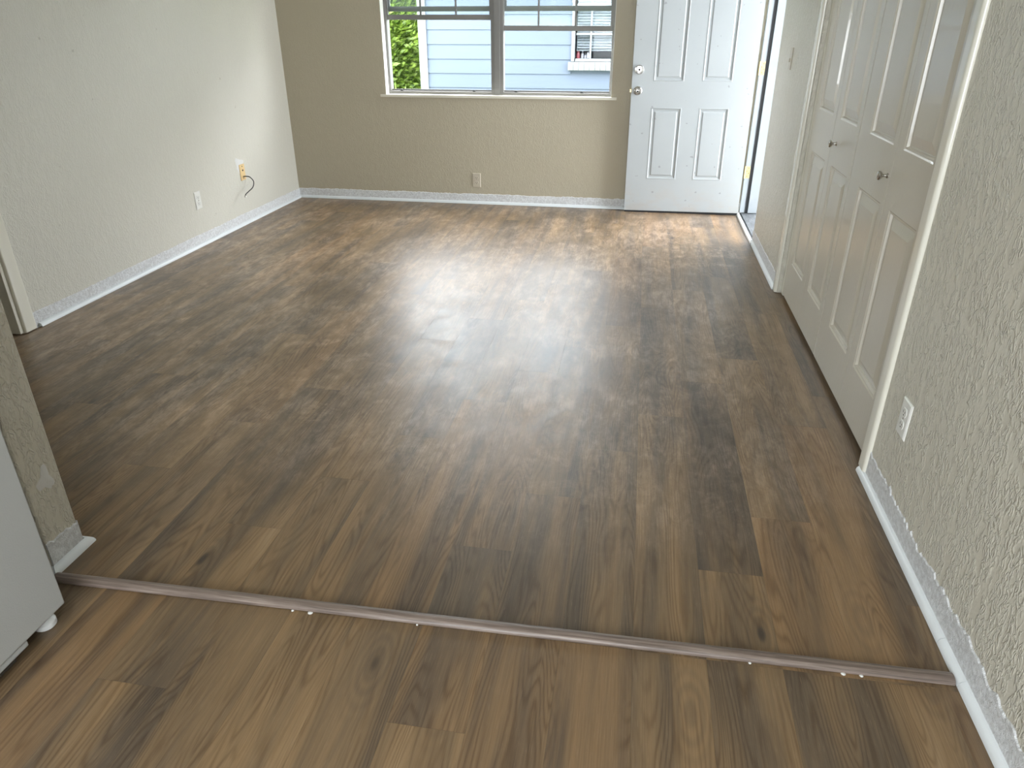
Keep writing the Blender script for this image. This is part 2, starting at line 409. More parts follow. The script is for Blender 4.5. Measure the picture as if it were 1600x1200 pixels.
# floor: every plank its own face with grain coordinates, grooves bevelled in
def floor_mesh():
    bm = nb(); uvl = bm.loops.layers.uv.new('grain'); cl = bm.loops.layers.float_color.new('tone')
    Wd, L0 = .174, 1.19
    r_ = random.Random(21)
    over = {}      # (row, which joint region) -> tone
    def region(row, y0, y1, joint, far):
        y = joint
        while y > y0: y -= L0
        while y < y1:
            a, b_ = max(y, y0), min(y + L0, y1)
            if b_ > a + .001: yield a, b_
            y += L0
    def plank(x0, x1, a, b_, tone, rnd):
        g = .0002
        ou, ov = r_.random() * 40, r_.random() * 90
        if r_.random() < .5: fl = -1
        else: fl = 1
        vs = [bm.verts.new(p) for p in ((x0 + g, a + g, 0), (x1 - g, a + g, 0), (x1 - g, b_ - g, 0), (x0 + g, b_ - g, 0))]
        f = bm.faces.new(vs)
        for l in f.loops:
            l[uvl].uv = ((l.vert.co.x - x0) * fl + ou, l.vert.co.y * fl + ov); l[cl] = (tone, rnd, 0, 1)
        dn = [bm.verts.new((v.co.x + s[0] * g, v.co.y + s[1] * g, -.0006)) for v, s in zip(vs, ((-1, -1), (1, -1), (1, 1), (-1, 1)))]
        for i in range(4):
            q = bm.faces.new((vs[i], dn[i], dn[(i + 1) % 4], vs[(i + 1) % 4]))
            for l in q.loops: l[uvl].uv = (ou, ov); l[cl] = (.0, rnd, 0, 1)
    joints = {-3: 2.75, -2: 2.485, -1: 3.07, 0: 1.61, 1: 2.48, 2: 2.195, 3: 1.89, 4: 1.60, 5: 1.30, 6: 2.175, 7: 1.87, 8: 1.585, 9: 1.29, 10: 2.17, 11: 1.83, 12: 1.54}
    tones = {(0, 2): .12, (0, 1): .62, (0, 3): .6, (-1, 2): .66, (-1, 3): .35, (-1, 1): .66, (-2, 1): .78, (-2, 2): .70, (-2, 3): .34, (-3, 2): .5,
             (1, 1): .52, (1, 2): .34, (2, 1): .36, (2, 2): .55, (3, 1): .4, (3, 2): .5, (4, 1): .16, (4, 2): .5, (5, 1): .5, (5, 2): .55, (6, 1): .48, (6, 2): .25,
             (7, 1): .5, (7, 2): .62, (8, 1): .74, (8, 2): .34, (9, 1): .22, (9, 2): .5, (10, 1): .70, (10, 2): .62, (11, 1): .72, (11, 2): .8, (12, 1): .8}
    for row in range(-4, 22):
        x0 = .25 - Wd * row; x1 = x0 + Wd
        if x0 > .99 or x1 < -3.9: continue
        jf = joints.get(row, 1.61 + .2975 * ((-row) % 4))
        for k, (a, b_) in enumerate(region(row, 1.29, 6.2, jf, True)):
            yc = (a + b_) / 2
            idx = 1 + int((yc - 1.29) // L0) if b_ - a > .3 else 1
            key = (row, 1 if b_ <= 2.5 and a < 1.3 else (2 if a < 2.6 else 3))
            if row == 0: key = (0, 1 if b_ < 1.7 else 2 if b_ < 2.9 else 3)
            if row == 4: key = (4, 1 if b_ < 1.7 else 2)
            if row == 8: key = (8, 1 if b_ < 1.7 else 2 if b_ < 2.9 else 3)
            plank(x0, x1, a, b_, tones.get(key, r_.uniform(.32, .70)), r_.random())
        jn = 1.0 + .2975 * ((-row) % 4)
        for a, b_ in region(row, YK, 1.29, jn, False):
            plank(x0, x1, a, b_, r_.uniform(.42, .68), r_.random())
    return bm
fb = floor_mesh()
me = bpy.data.meshes.new('floor'); fb.to_mesh(me); fb.free(); me.materials.append(MT['floor'])
fl = bpy.data.objects.new('floor', me); COL.objects.link(fl); struct(fl, 'brown and grey oak-look vinyl plank floor with milky scuffs and painted window glare', 'floor')
sub = boxo('subfloor', (-4.0, .98, YK, 6.1, -.12, -.0035), MT['dark'], fl)

# ceiling
struct(boxo('ceiling', (-4.0, XR + 1.0, YK - .14, YB + .14, H, H + .12), MT['ceiling']), 'white ceiling above both rooms', 'ceiling')

# walls
def rw(a, z):
    return a
dw0, dw1 = 5.10, 5.957
def warp_r(a, z):
    if a == dw0: return dw0 + .055 * max(0., z)
    return a
wall('wall_right', lambda a, d, z: (XR + d, a, z), YK, YB + TH, 0, H, [(dw0, 5.951, 0, 2.08), (2.222, 4.03, 0, 2.06)], TH, MT['wall'],
     'textured beige right wall with the closet and the entry doorway', warp_r)
wall('wall_left', lambda a, d, z: (XL - d, a, z), YK, YB + TH, 0, H, [(1.98, 2.797, 0, 2.05)], TH, MT['wall_soft'],
     'pale textured left wall with the cable plate and outlet')
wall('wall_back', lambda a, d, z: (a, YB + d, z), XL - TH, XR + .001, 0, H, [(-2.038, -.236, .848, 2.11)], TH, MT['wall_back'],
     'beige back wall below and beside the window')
wall('wall_partition', lambda a, d, z: (a, 1.305 + d, z), XL, -1.502, 0, H, [], .118, MT['wall'],
     'end of the short partition wall beside the white appliance')
wall('wall_kitchen', lambda a, d, z: (a, YK - d, z), XL - TH, XR + TH, 0, H, [(-1.4, .6, .4, 2.1)], TH, MT['wall_soft'],
     'wall behind the camera with an added window')
# closet box and side room beyond the left doorway (so no daylight leaks in)
bm = nb(); box(bm, 1.52, 1.56, 2.0, 4.25, 0, H); box(bm, XR + TH, 1.52, 2.0, 2.04, 0, H); box(bm, XR + TH, 1.52, 4.21, 4.25, 0, H)
struct(obj('wall_closet', bm, MT['wall_soft']), 'closet interior walls behind the folding doors', 'wall')
bm = nb(); box(bm, -4.0, -3.96, 1.2, 3.6, 0, H); box(bm, -3.96, XL - TH, 1.2, 1.24, 0, H); box(bm, -3.96, XL - TH, 3.56, 3.6, 0, H)
struct(obj('wall_hallway', bm, MT['wall_soft']), 'hallway walls beyond the left doorway', 'wall')
boxo('closet_floor_slab', (.97, 1.56, 2.0, 4.25, -.06, -.003), MT['dark'], fl)

# ------------------------------------------------------------------ baseboard bands (brushed white primer) with ragged top edges
def band(name, place, a0, a1, hgt, rag, seed, label, parent=None, thick=.0035, lo=0.):
    r_ = random.Random(seed); n_ = max(2, int(abs(a1 - a0) / .012)); bm = nb(); rows = []
    ph = [r_.uniform(0, 6) for _ in range(4)]
    for i in range(n_ + 1):
        a = a0 + (a1 - a0) * i / n_
        z = hgt + rag * (.5 * math.sin(a * 9 + ph[0]) + .35 * math.sin(a * 31 + ph[1]) + .3 * math.sin(a * 83 + ph[2]) + r_.uniform(-.8, .8))
        rows.append([bm.verts.new(place(a, 0, lo)), bm.verts.new(place(a, thick, lo)), bm.verts.new(place(a, thick, z - thick)), bm.verts.new(place(a, 0, z))])
    for p, q in zip(rows, rows[1:]):
        for k in range(3): bm.faces.new((p[k], p[k + 1], q[k + 1], q[k]))
    bm.faces.new(rows[0]); bm.faces.new(rows[-1])
    o = obj(name, bm, MT['baseboard'], parent); struct(o, label, 'baseboard') if not parent else None; return o
band('baseboard_left', lambda a, d, z: (XL + d, a, z), 2.875, YB, .078, .0022, 1, 'brushed white band along the foot of the left wall')
band('baseboard_back', lambda a, d, z: (a, YB - d, z), XL, XR, .082, .003, 2, 'greyish white band along the foot of the back wall')
band('baseboard_right', lambda a, d, z: (XR - d, a, z), -1.9, 2.19, .093, .009, 3, 'rough ragged white band along the foot of the near right wall')
band('baseboard_entry', lambda a, d, z: (XR - d, a, z), 4.092, 5.098, .085, .003, 4, 'short white band between closet casing and entry doorway')
band('baseboard_partition', lambda a, d, z: (-1.502 + d, a, z), 1.306, 1.422, .088, .006, 5, 'rough white band around the foot of the partition end')
o = band('baseboard_partition_rear', lambda a, d, z: (a, 1.423 + d, z), -2.88, -1.503, .088, .005, 6, 'white band on the living room side of the partition')

# quarter-round shoe moulding
R = .0185
QP = [(0, 0), (R, 0)] + [(R * math.cos(t), R * math.sin(t) * 1.12) for t in [math.radians(k) for k in (15, 30, 45, 60, 75)]] + [(0, R * 1.12)]
def qround(i, place, d0, d1, label, rnd_end=False):
    bm = nb(); prism(bm, QP, place, d0, d1)
    o = obj('trim_%d' % i, bm, MT['qround'], smooth=True); struct(o, label, 'shoe moulding'); return o
S = .0015
qround(1, lambda p, q, d: (XL + .003 + p, d, q + S), 2.895, lambda p, q: YB - .003 - p, 'white quarter round along the left wall')
qround(2, lambda p, q, d: (d, YB - .003 - p, q + S), lambda p, q: XL + .004 + p, .80, 'white quarter round along the back wall')
qround(3, lambda p, q, d: (XR - .002 - p, d, q + S), 4.085, 5.085, 'short quarter round between the closet and the entry doorway')
qround(4, lambda p, q, d: (XR - .002 - p, d, q + S), 1.4345, 2.206, 'long white quarter round on the near right wall, farthest of its three lengths')
qround(5, lambda p, q, d: (XR - .002 - p, d, q + S), 1.3035, 1.433, 'short white quarter round length at the end of the floor strip')
qround(6, lambda p, q, d: (XR - .002 - p, d, q + S), -1.9, 1.3025, 'white quarter round on the near right wall, closest to the camera')
qround(7, lambda p, q, d: (-1.4985 + p, d, q + S), lambda p, q: 1.304 - p, lambda p, q: 1.426 + p, 'white quarter round at the partition end')
qround(8, lambda p, q, d: (d, 1.3025 - p, q + S), lambda p, q: -1.499 + p, -1.53, 'tiny white quarter round return behind the appliance')
qround(9, lambda p, q, d: (d, 1.4275 + p, q + S), -2.87, lambda p, q: -1.499 + p, 'white quarter round behind the partition')

# door casings
def casing(i, place, prof, z0, z1, label, mat='trim'):
    bm = nb(); prism(bm, prof, place, z0, z1); o = obj('trim_%d' % i, bm, MT[mat], smooth=True); struct(o, label, 'door casing'); return o
def roundprof(w_, t, r=.011):
    P = [(0, 0)]
    for k in range(7):
        a = math.radians(180 - 15 * k); P.append((r + r * math.cos(a), t - r + r * math.sin(a)))
    for k in range(7):
        a = math.radians(90 - 15 * k); P.append((w_ - r + r * math.cos(a), t - r + r * math.sin(a)))
    P.append((w_, 0)); return P
casing(20, lambda p, q, z: (XR - q, 4.03 + p, z), roundprof(.06, .014), .004, 2.12, 'cream rounded casing on the far side of the closet')
casing(21, lambda p, q, z: (XR - q, 2.162 + p, z), roundprof(.06, .014), .022, 2.12, 'glossy cream rounded casing on the near side of the closet')
casing(22, lambda p, q, z: (XR - q, p, z), [(2.162, 0), (2.162, .014), (4.09, .014), (4.09, 0)], 2.06, 2.12, 'cream casing over the closet')
casing(23, lambda p, q, z: (XL + q, 2.797 + p, z), roundprof(.078, .014), .006, 2.10, 'off-white casing of the doorway in the left wall')
casing(24, lambda p, q, z: (XL + q, 1.90 + p, z), roundprof(.078, .014), .0, 2.10, 'off-white casing on the hidden side of the left doorway')
bm = nb(); box(bm, XL - TH, XL + .002, 2.777, 2.7965, .006, 2.05); box(bm, XL - .10, XL - .05, 2.765, 2.777, .006, 2.05)
struct(obj('trim_25', bm, MT['trim'], bevel=.002), 'jamb and stop of the doorway in the left wall', 'door jamb')
bm = nb(); box(bm, XR + .022, XR + TH, 3.974, 4.0295, .004, 2.06)
struct(obj('trim_26', bm, MT['trim'], bevel=.003), 'narrow jamb strip at the far edge of the closet', 'door jamb')
bm = nb(); box(bm, XR + .004, XR + TH, 2.2225, 2.24, .004, 2.06); box(bm, XR + .004, XR + TH, 2.24, 4.03, 2.035, 2.06)
struct(obj('trim_27', bm, MT['trim'], bevel=.003), 'near jamb and head of the closet opening', 'door jamb')

# ------------------------------------------------------------------ raised-panel slabs
def panel_slab(bm, W_, H_, T, panels, place, steps):
    """front skin of a moulded door: flat field with raised panels. place(u, v, d) -> xyz, d = depth (0 = face, + = into the door)
    steps: list of (inset, depth) rings from panel opening inward; last ring is filled"""
    U = sorted({0, W_, *[p[0] for p in panels], *[p[1] for p in panels]}); V_ = sorted({0, H_, *[p[2] for p in panels], *[p[3] for p in panels]})
    vc = {}
    def V(u, v):
        k = (round(u, 5), round(v, 5))
        if k not in vc: vc[k] = bm.verts.new(place(u, v, 0))
        return vc[k]
    for i in range(len(U) - 1):
        for j in range(len(V_) - 1):
            cu, cv = (U[i] + U[i + 1]) / 2, (V_[j] + V_[j + 1]) / 2
            if any(p[0] < cu < p[1] and p[2] < cv < p[3] for p in panels): continue
            bm.faces.new((V(U[i], V_[j]), V(U[i + 1], V_[j]), V(U[i + 1], V_[j + 1]), V(U[i], V_[j + 1])))
    for p in panels:
        prev = [V(p[0], p[2]), V(p[1], p[2]), V(p[1], p[3]), V(p[0], p[3])]
        for ins, d in steps:
            cur = [bm.verts.new(place(*c, d)) for c in ((p[0] + ins, p[2] + ins), (p[1] - ins, p[2] + ins), (p[1] - ins, p[3] - ins), (p[0] + ins, p[3] - ins))]
            for k in range(4): bm.faces.new((prev[k], prev[(k + 1) % 4], cur[(k + 1) % 4], cur[k]))
            prev = cur
        bm.faces.new(prev)
    b0 = [bm.verts.new(place(u, v, T)) for u, v in ((0, 0), (W_, 0), (W_, H_), (0, H_))]
    bm.faces.new(b0)
    rim = [[V(u, 0) for u in U], [V(W_, v) for v in V_], [V(u, H_) for u in U[::-1]], [V(0, v) for v in V_[::-1]]]
    for k, r_ in enumerate(rim): bm.faces.new([*r_, b0[(k + 1) % 4], b0[k]])

# closet: two bifold pairs
XD = .845
ST = [(.005, .003), (.010, .0035), (.013, .012), (.018, .0125), (.052, .002)]
def leaf(pair, y0, y1, pa, pb, name='leaf'):
    bm = nb(); Hh = 2.005
    # u runs from the far edge towards the camera
    panel_slab(bm, y1 - y0, Hh, .032, [(y1 - pb, y1 - pa, .193, .772), (y1 - pb, y1 - pa, .965, 1.87)], lambda u, v, d: (XD + d, y1 - u, .022 + v), ST)
    return obj(name, bm, MT['closet'], pair)
def knob_pull(pair, y, z):
    bm = nb(); lathe(bm, [(.009, 0), (.009, -.002), (.005, -.006), (.0045, -.014), (.008, -.018), (.0145, -.024), (.0155, -.028), (.013, -.032), (.006, -.034)], (XD, y, z), 'X', 20)
    o = obj('knob', bm, MT['steel'], pair, smooth=True); o['label'] = 'small round metal knob'
d2 = struct(empty('door_2', (XD, 3.54, 0)), 'far pair of cream panelled bifold closet doors', 'closet door')
d3 = struct(empty('door_3', (XD, 2.68, 0)), 'near pair of cream panelled bifold closet doors', 'closet door')
def reparent(e, objs):
    for o in objs: o.parent = e; o.matrix_parent_inverse = Matrix.Translation(-e.location)
def mkpair(e, a, b_):
    k0 = set(bpy.data.objects)
    leaf(None, *a); leaf(None, *b_)
    return k0
k0 = set(bpy.data.objects)
leaf(None, 3.524, 3.968, 3.585, 3.875); leaf(None, 3.128, 3.5215, 3.175, 3.45); knob_pull(None, 3.43, .888)
reparent(d2, set(bpy.data.objects) - k0)
k0 = set(bpy.data.objects)
leaf(None, 2.654, 3.118, 2.695, 2.985); leaf(None, 2.245, 2.6515, 2.315, 2.588); knob_pull(None, 2.682, .889)
reparent(d3, set(bpy.data.objects) - k0)

# ------------------------------------------------------------------ front door (opened 90 degrees, lying along the back wall) + frame + threshold
k0 = set(bpy.data.objects)
YD = 5.872; XDL, XDR = -.078, .809; ZD = .02
DS = [(.004, -.002), (.009, -.0005), (.013, .005), (.026, .006), (.034, .001)]
bm = nb()
pz = [(.268 - ZD, .795 - ZD), (.978 - ZD, 1.69 - ZD), (1.80 - ZD, 1.93 - ZD)]
px = [(.079 - XDL, .302 - XDL), (.432 - XDL, .648 - XDL)]
panel_slab(bm, XDR - XDL, 2.03, .042, [(u0, u1, a, b_) for u0, u1 in px for a, b_ in pz], lambda u, v, d: (XDL + u, YD + d, ZD + v), DS)
obj('door_slab', bm, MT['door_white'])
boxo('door_sweep', (XDL + .002, XDR - .002, YD + .004, YD + .038, .0055, ZD - .0005), MT['black'])
bm = nb(); lathe(bm, [(.031, 0), (.031, -.004), (.027, -.008), (.014, -.011), (.012, -.03), (.019, -.036), (.0255, -.044), (.026, -.054), (.0225, -.062), (.008, -.0655)], (-.031, YD, .912), 'Y', 32)
kn = obj('door_knob', bm, MT['steel'], smooth=True)
bm = nb(); lathe(bm, [(.0065, -.0650), (.0065, -.0672)], (-.031, YD, .912), 'Y', 14); obj('keyhole', bm, MT['dark'], kn)
bm = nb(); lathe(bm, [(.0325, 0), (.0325, -.006), (.027, -.012), (.026, -.016), (.017, -.017), (.0165, -.0205)], (-.028, YD, 1.058), 'Y', 32)
db = obj('deadbolt', bm, MT['steel'], smooth=True)
bm = nb(); lathe(bm, [(.0085, -.0203), (.0085, -.0222)], (-.028, YD, 1.058), 'Y', 14); obj('keyhole', bm, MT['dark'], db)
bm = nb(); box(bm, XDL - .0015, XDL - .0002, YD + .010, YD + .034, .885, .94); box(bm, XDL - .012, XDL - .0015, YD + .015, YD + .028, .900, .921)
lt = obj('latch', bm, MT['brass'], bevel=.002); lt['label'] = 'brass latch on the free edge'
d1 = struct(empty('door_1', (XDR, YD, 0)), 'white six-panel entry door standing open along the back wall', 'entry door')
reparent(d1, [o for o in set(bpy.data.objects) - k0 if o.parent is None and o is not d1])
d1.rotation_euler = (0, -.007, 0)
# frame: far jamb (hinge side) seen face-on with a black weatherstrip kerf, stop and exterior casing
YJ = 5.948
bm = nb(); box(bm, XR + .004, XR + .044, YJ - .012, YJ, .012, 2.06); box(bm, XR + .0645, XR + TH + .02, YJ - .022, YJ, .012, 2.06)
box(bm, XR + .004, XR + TH, 5.0, 5.02, .012, 2.06)
jm = obj('trim_30', bm, simple('white_door_frame_paint', (.32, .35, .375), .4, vary=.06, vscale=5), bevel=.002); struct(jm, 'white entry door jamb beside the open door', 'door frame')
wsx = boxo('weatherstrip', (XR + .0445, XR + .0640, YJ - .016, YJ - .0005, .012, 2.06), MT['black'], jm); wsx['label'] = 'black weatherstrip'
for zc in (.325, 1.065, 1.86):
    bm = nb(); box(bm, XR + .006, XR + .040, YJ - .0145, YJ - .0122, zc - .045, zc + .045)
    h = obj('hinge', bm, MT['brass'], jm, bevel=.0008); h['label'] = 'brass hinge leaf'
    bm = nb(); lathe(bm, [(.0055, -.046), (.0055, .046)], (XR + .0015, YJ - .0175, zc), 'Z', 12); obj('knuckle', bm, MT['brass'], h, smooth=True)
    for (dx, dz) in ((.026, .03), (.014, .008), (.028, -.008), (.018, -.03)):
        bm = nb(); lathe(bm, [(.0035, -.0150), (.0035, -.0146)], (XR + .003 + dx, YJ, zc + dz), 'Y', 8); obj('screw', bm, MT['slot'], h)
th = struct(empty('trim_31', (XR, 5.5, 0)), 'silver metal threshold with a weathered sill in the entry doorway', 'threshold')
k0 = set(bpy.data.objects)
bm = nb(); prism(bm, [(0, 0), (0, .005), (.004, .012), (.012, .0155), (.022, .0145), (.026, .010), (.026, 0)], lambda p, q, d: (.800 + p, d, q + .0005), 5.03, 5.93)
obj('metal_strip', bm, MT['alu_light'], smooth=True)
boxo('rubber_gap', (.8265, .842, 5.02, 5.945, -.004, .004), MT['black'])
boxo('door_sill', (.8425, .985, 5.02, 5.945, -.03, .009), MT['sill'])
reparent(th, set(bpy.data.objects) - k0)

# ------------------------------------------------------------------ window: two single-hung aluminium units, inner sashes pushed up
X0, X1, Z0, Z1 = -2.038, -.236, .848, 2.11
YF = YB + .072
wm = struct(empty('window_1', (-1.137, YF, Z0)), 'double aluminium window with raised sashes above a white sill', 'window')
k0 = set(bpy.data.objects)
bm = nb()
box(bm, X0, X0 + .022, YF, YF + .07, Z0, Z1); box(bm, X1 - .022, X1, YF, YF + .07, Z0, Z1)
box(bm, X0 + .022, X1 - .022, YF, YF + .07, Z0, Z0 + .024); box(bm, X0 + .022, X1 - .022, YF, YF + .07, Z1 - .03, Z1)
box(bm, X0 + .022, -1.186, YF + .026, YF + .032, Z0 + .024, Z0 + .036); box(bm, -1.088, X1 - .022, YF + .026, YF + .032, Z0 + .024, Z0 + .036)
obj('window_frame', bm, MT['alu'], bevel=.0015)
bm = nb(); box(bm, -1.186, -1.088, YF - .004, YF + .07, Z0 + .001, Z1); box(bm, -1.158, -1.116, YF - .012, YF - .004, Z0 + .001, Z1)
obj('mullion', bm, MT['alu'], bevel=.0015)
def sash(xa, xb, zb, shear, yf, hgt, muntins, glass, nm='sash'):
    f = lambda x: zb + shear * (x - xa)
    def sb(bm, x0, x1, y0, y1, a, b_):
        for v in box(bm, x0, x1, y0, y1, a, b_): v.co.z += shear * (v.co.x - xa)
    bm = nb(); top = zb + hgt
    sb(bm, xa, xb, yf, yf + .022, zb, zb + .036); sb(bm, xa, xb, yf, yf + .022, top - .03, top)
    sb(bm, xa, xa + .018, yf, yf + .022, zb + .036, top - .03); sb(bm, xb - .018, xb, yf, yf + .022, zb + .036, top - .03)
    s = obj(nm, bm, MT['alu'], bevel=.0015)
    if muntins:
        bm = nb()
        for k in (1, 2):
            xc = xa + (xb - xa) * k / 3; sb(bm, xc - .0065, xc + .0065, yf + .006, yf + .016, zb + .036, top - .03)
        zc = (zb + top) / 2; sb(bm, xa + .018, xb - .018, yf + .0065, yf + .0155, zc - .0065, zc + .0065)
        obj('muntin', bm, MT['alu'], s)
    bm = nb(); sb(bm, xa + .017, xb - .017, yf + .0095, yf + .0125, zb + .035, top - .029); obj('glass', bm, glass, s)
    return s
sash(-2.022, -1.180, 1.385, -.004, YF + .006, .60, True, MT['dusty_glass'])
sash(-1.100, -.256, 1.309, -.004, YF + .006, .60, True, MT['dusty_glass'])
sash(-2.014, -1.186, 1.442, 0, YF + .040, .62, False, MT['glass'], 'upper_sash')
sash(-1.088, -.260, 1.442, 0, YF + .040, .62, False, MT['glass'], 'upper_sash')
for xl in (-1.93, -1.33, -.99, -.47):
    lo_ = boxo('sash_catch', (xl - .010, xl + .010, YF + .004, YF + .02, Z0 + .0245, Z0 + .034), MT['black']); lo_['label'] = 'small black catch on the sill track'
reparent(wm, [o for o in set(bpy.data.objects) - k0 if o.parent is None])
# white returns and stool
bm = nb()
box(bm, X0 - .0005, X0 + .003, YB + .001, YF - .0005, Z0, Z1); box(bm, X1 - .003, X1 + .0005, YB + .001, YF - .0005, Z0, Z1)
struct(obj('trim_40', bm, simple('white_window_return', (.80, .80, .76), .5)), 'white painted sides of the window recess', 'window return')
bm = nb(); box(bm, X0 - .042, X1 + .042, YB - .018, YB - .0005, Z0 - .016, Z0 + .002); box(bm, X0 + .0005, X1 - .0005, YB - .0005, YF - .0005, Z0 - .0, Z0 + .002)
struct(obj('trim_41', bm, simple('cream_window_stool', (.70, .67, .57), .4), bevel=.0), 'narrow cream window sill with a bright edge', 'window sill')

# unseen rear kitchen window, added to let in fill daylight
k0 = set(bpy.data.objects)
bm = nb()
for d in ((-1.4, -1.35, .4, 2.1), (.55, .6, .4, 2.1), (-1.35, .55, .4, .45), (-1.35, .55, 2.05, 2.1), (-.425, -.375, .45, 2.05)): box(bm, d[0], d[1], YK - .10, YK - .05, d[2], d[3])
kw = obj('window_2_added', bm, MT['alu']); struct(kw, 'added unseen window behind the camera for fill daylight', 'window')
boxo('pane', (-1.36, .56, YK - .082, YK - .078, .44, 2.06), MT['glass'], kw)

# ------------------------------------------------------------------ wall plates
def outlet(place, nrm_rot, label, mat='plate', flip=1):
    """duplex receptacle modelled in local coords: x across, z up, -y out of the wall"""
    e = empty('wall_outlet', place, (0, 0, nrm_rot)); tag(e, label, 'outlet')
    bm = nb()
    # bevelled cover plate
    for (a, b_, y0, y1, s) in ((.035, .0575, 0, -.0025, 0), ):
        lo = [bm.verts.new((x, y0, z)) for x, z in ((-a, -b_), (a, -b_), (a, b_), (-a, b_))]
        mi = [bm.verts.new((x, y1, z)) for x, z in ((-a, -b_), (a, -b_), (a, b_), (-a, b_))]
        hi = [bm.verts.new((x, -.0058, z)) for x, z in ((-a + .0045, -b_ + .0045), (a - .0045, -b_ + .0045), (a - .0045, b_ - .0045), (-a + .0045, b_ - .0045))]
        for p, q in ((lo, mi), (mi, hi)):
            for k in range(4): bm.faces.new((p[k], p[(k + 1) % 4], q[(k + 1) % 4], q[k]))
        bm.faces.new(lo); bm.faces.new(hi)
    obj('cover_plate', bm, MT[mat], e)
    for s in (1, -1):
        zc = s * .0195; bm = nb(); pr = []
        for k in range(28):
            t = 2 * math.pi * k / 28; pr.append((.0168 * math.cos(t), max(-.0135, min(.0135, .0168 * math.sin(t))) + zc))
        prism(bm, pr, lambda p, q, d: (p, -d, q), .0055, .0078)
        r = obj('receptacle', bm, MT[mat], e)
        bm = nb(); box(bm, -.0075, -.0052, -.0081, -.0077, zc - .002, zc + .0065); box(bm, .0050, .0073, -.0081, -.0077, zc - .001, zc + .0055)
        lathe(bm, [(.0026, -.0081), (.0026, -.0077)], (0, 0, zc - .0075), 'Y', 12)
        obj('slot', bm, MT['slot'], r)
    bm = nb(); lathe(bm, [(.003, -.0072), (.003, -.0056)], (0, 0, 0), 'Y', 12); obj('screw', bm, MT['steel'], e)
    return e
outlet((XL, 4.436, .296), math.pi / 2, 'white outlet low on the left wall, nearer the camera than the cable plate')
outlet((-1.307, YB, .194), 0, 'beige outlet on the back wall below the window', 'plate_painted')
outlet((XR, 1.99, .322), -math.pi / 2, 'cream outlet on the near right wall beside the closet casing')

# painted-over blank switch plate
e = empty('switch_plate', (XR, 4.715, 1.175), (0, 0, -math.pi / 2)); tag(e, 'beige painted switch plate on the wall between closet and entry door', 'switch plate')
bm = nb(); box(bm, -.035, .035, -.005, 0, -.0575, .0575); obj('cover_plate', bm, MT['plate_painted'], e, bevel=.002)
bm = nb(); box(bm, -.006, .006, -.012, -.005, -.018, .002); obj('toggle', bm, MT['plate_painted'], e, bevel=.001)

# almond cable plate with coax pigtail
e = empty('cable_plate', (XL, 5.058, .371), (0, 0, math.pi / 2)); tag(e, 'almond wall plate near the back corner with a black cable coming out', 'wall plate')
bm = nb(); box(bm, -.036, .036, -.006, 0, -.0575, .0575); obj('cover_plate', bm, MT['almond'], e, bevel=.003)
for sx_, sz_, sr_ in ((0, .042, .004), (0, -.042, .004), (.002, .014, .007)):
    bm = nb(); lathe(bm, [(sr_, -.0075), (sr_, -.0058)], (sx_, 0, sz_), 'Y', 12); obj('screw', bm, MT['slot'], e)
pts = smoothpath([(-2.884, 5.051, .341), (-2.866, 5.056, .342), (-2.845, 5.074, .334), (-2.828, 5.088, .300), (-2.820, 5.050, .266), (-2.820, 4.985, .249), (-2.820, 4.938, .238), (-2.820, 4.922, .226)])
k0 = set(bpy.data.objects)
bm = nb(); tube(bm, pts, .0036); cb = obj('coaxial_cable', bm, simple('black_cable_jacket', (.012, .012, .012), .35), smooth=True); tag(cb, 'black coaxial cable curling out of the almond wall plate', 'cable')
bm = nb(); tube(bm, [(-2.820, 4.926, .230), (-2.820, 4.919, .217)], .0066, 8); cn = obj('connector', bm, MT['steel'], cb); cn['label'] = 'dark metal screw connector'

# spackle patches (children of the walls they are smeared on)
def blob(name, place, ru, rv, seed, parent):
    r_ = random.Random(seed); bm = nb(); n_ = 30; c0 = bm.verts.new(place(0, 0, .0012)); ring = []; rim = []
    for k in range(n_):
        t = 2 * math.pi * k / n_; s = 1 + .28 * math.sin(3 * t + seed) + r_.uniform(-.14, .14)
        ring.append(bm.verts.new(place(ru * s * math.cos(t) * .8, rv * s * math.sin(t) * .8, .0011))); rim.append(bm.verts.new(place(ru * s * math.cos(t), rv * s * math.sin(t), -.0005)))
    for k in range(n_):
        bm.faces.new((c0, ring[k], ring[(k + 1) % n_])); bm.faces.new((ring[k], rim[k], rim[(k + 1) % n_], ring[(k + 1) % n_]))
    o = obj(name, bm, MT['spackle'], parent, smooth=True); o['label'] = 'white spackle smear'; return o
wl = bpy.data.objects['wall_left']; wp = bpy.data.objects['wall_partition']
blob('spackle_patch', lambda u, v, d: (XL + d, 5.035 + u, .43 + v), .055, .05, 1, wl)
blob('spackle_patch', lambda u, v, d: (-1.502 + d, 1.372 + u, .262 + v), .026, .034, 4, wp)

# ------------------------------------------------------------------ floor transition strip
bm = nb(); prof = []
for k in range(11):
    t = math.pi * k / 10; prof.append((.0165 * math.cos(t), .0115 * math.sin(t) ** .8 + .004))
prof = [(.0165, .0012)] + prof + [(-.0165, .0012)]
n_ = 60; rings = []
for i in range(n_ + 1):
    x = -1.4785 + (.8030 + 1.4785) * i / n_; s = i / n_; yc = 1.281 + .041 * s; lift = .003 * (1 - s) ** 2 * math.sin(math.pi * min(1, s * 1.6)) if s < .6 else 0
    rings.append([bm.verts.new((x, yc + p, q + lift)) for p, q in prof])
for a, b_ in zip(rings, rings[1:]):
    for k in range(len(prof)): bm.faces.new((a[k], a[(k + 1) % len(prof)], b_[(k + 1) % len(prof)], b_[k]))
bm.faces.new(rings[0]); bm.faces.new(rings[-1][::-1])
st = obj('transition_strip', bm, MT['strip'], smooth=True); tag(st, 'long grey-brown rounded wood strip lying across the floor between the two rooms', 'floor strip')
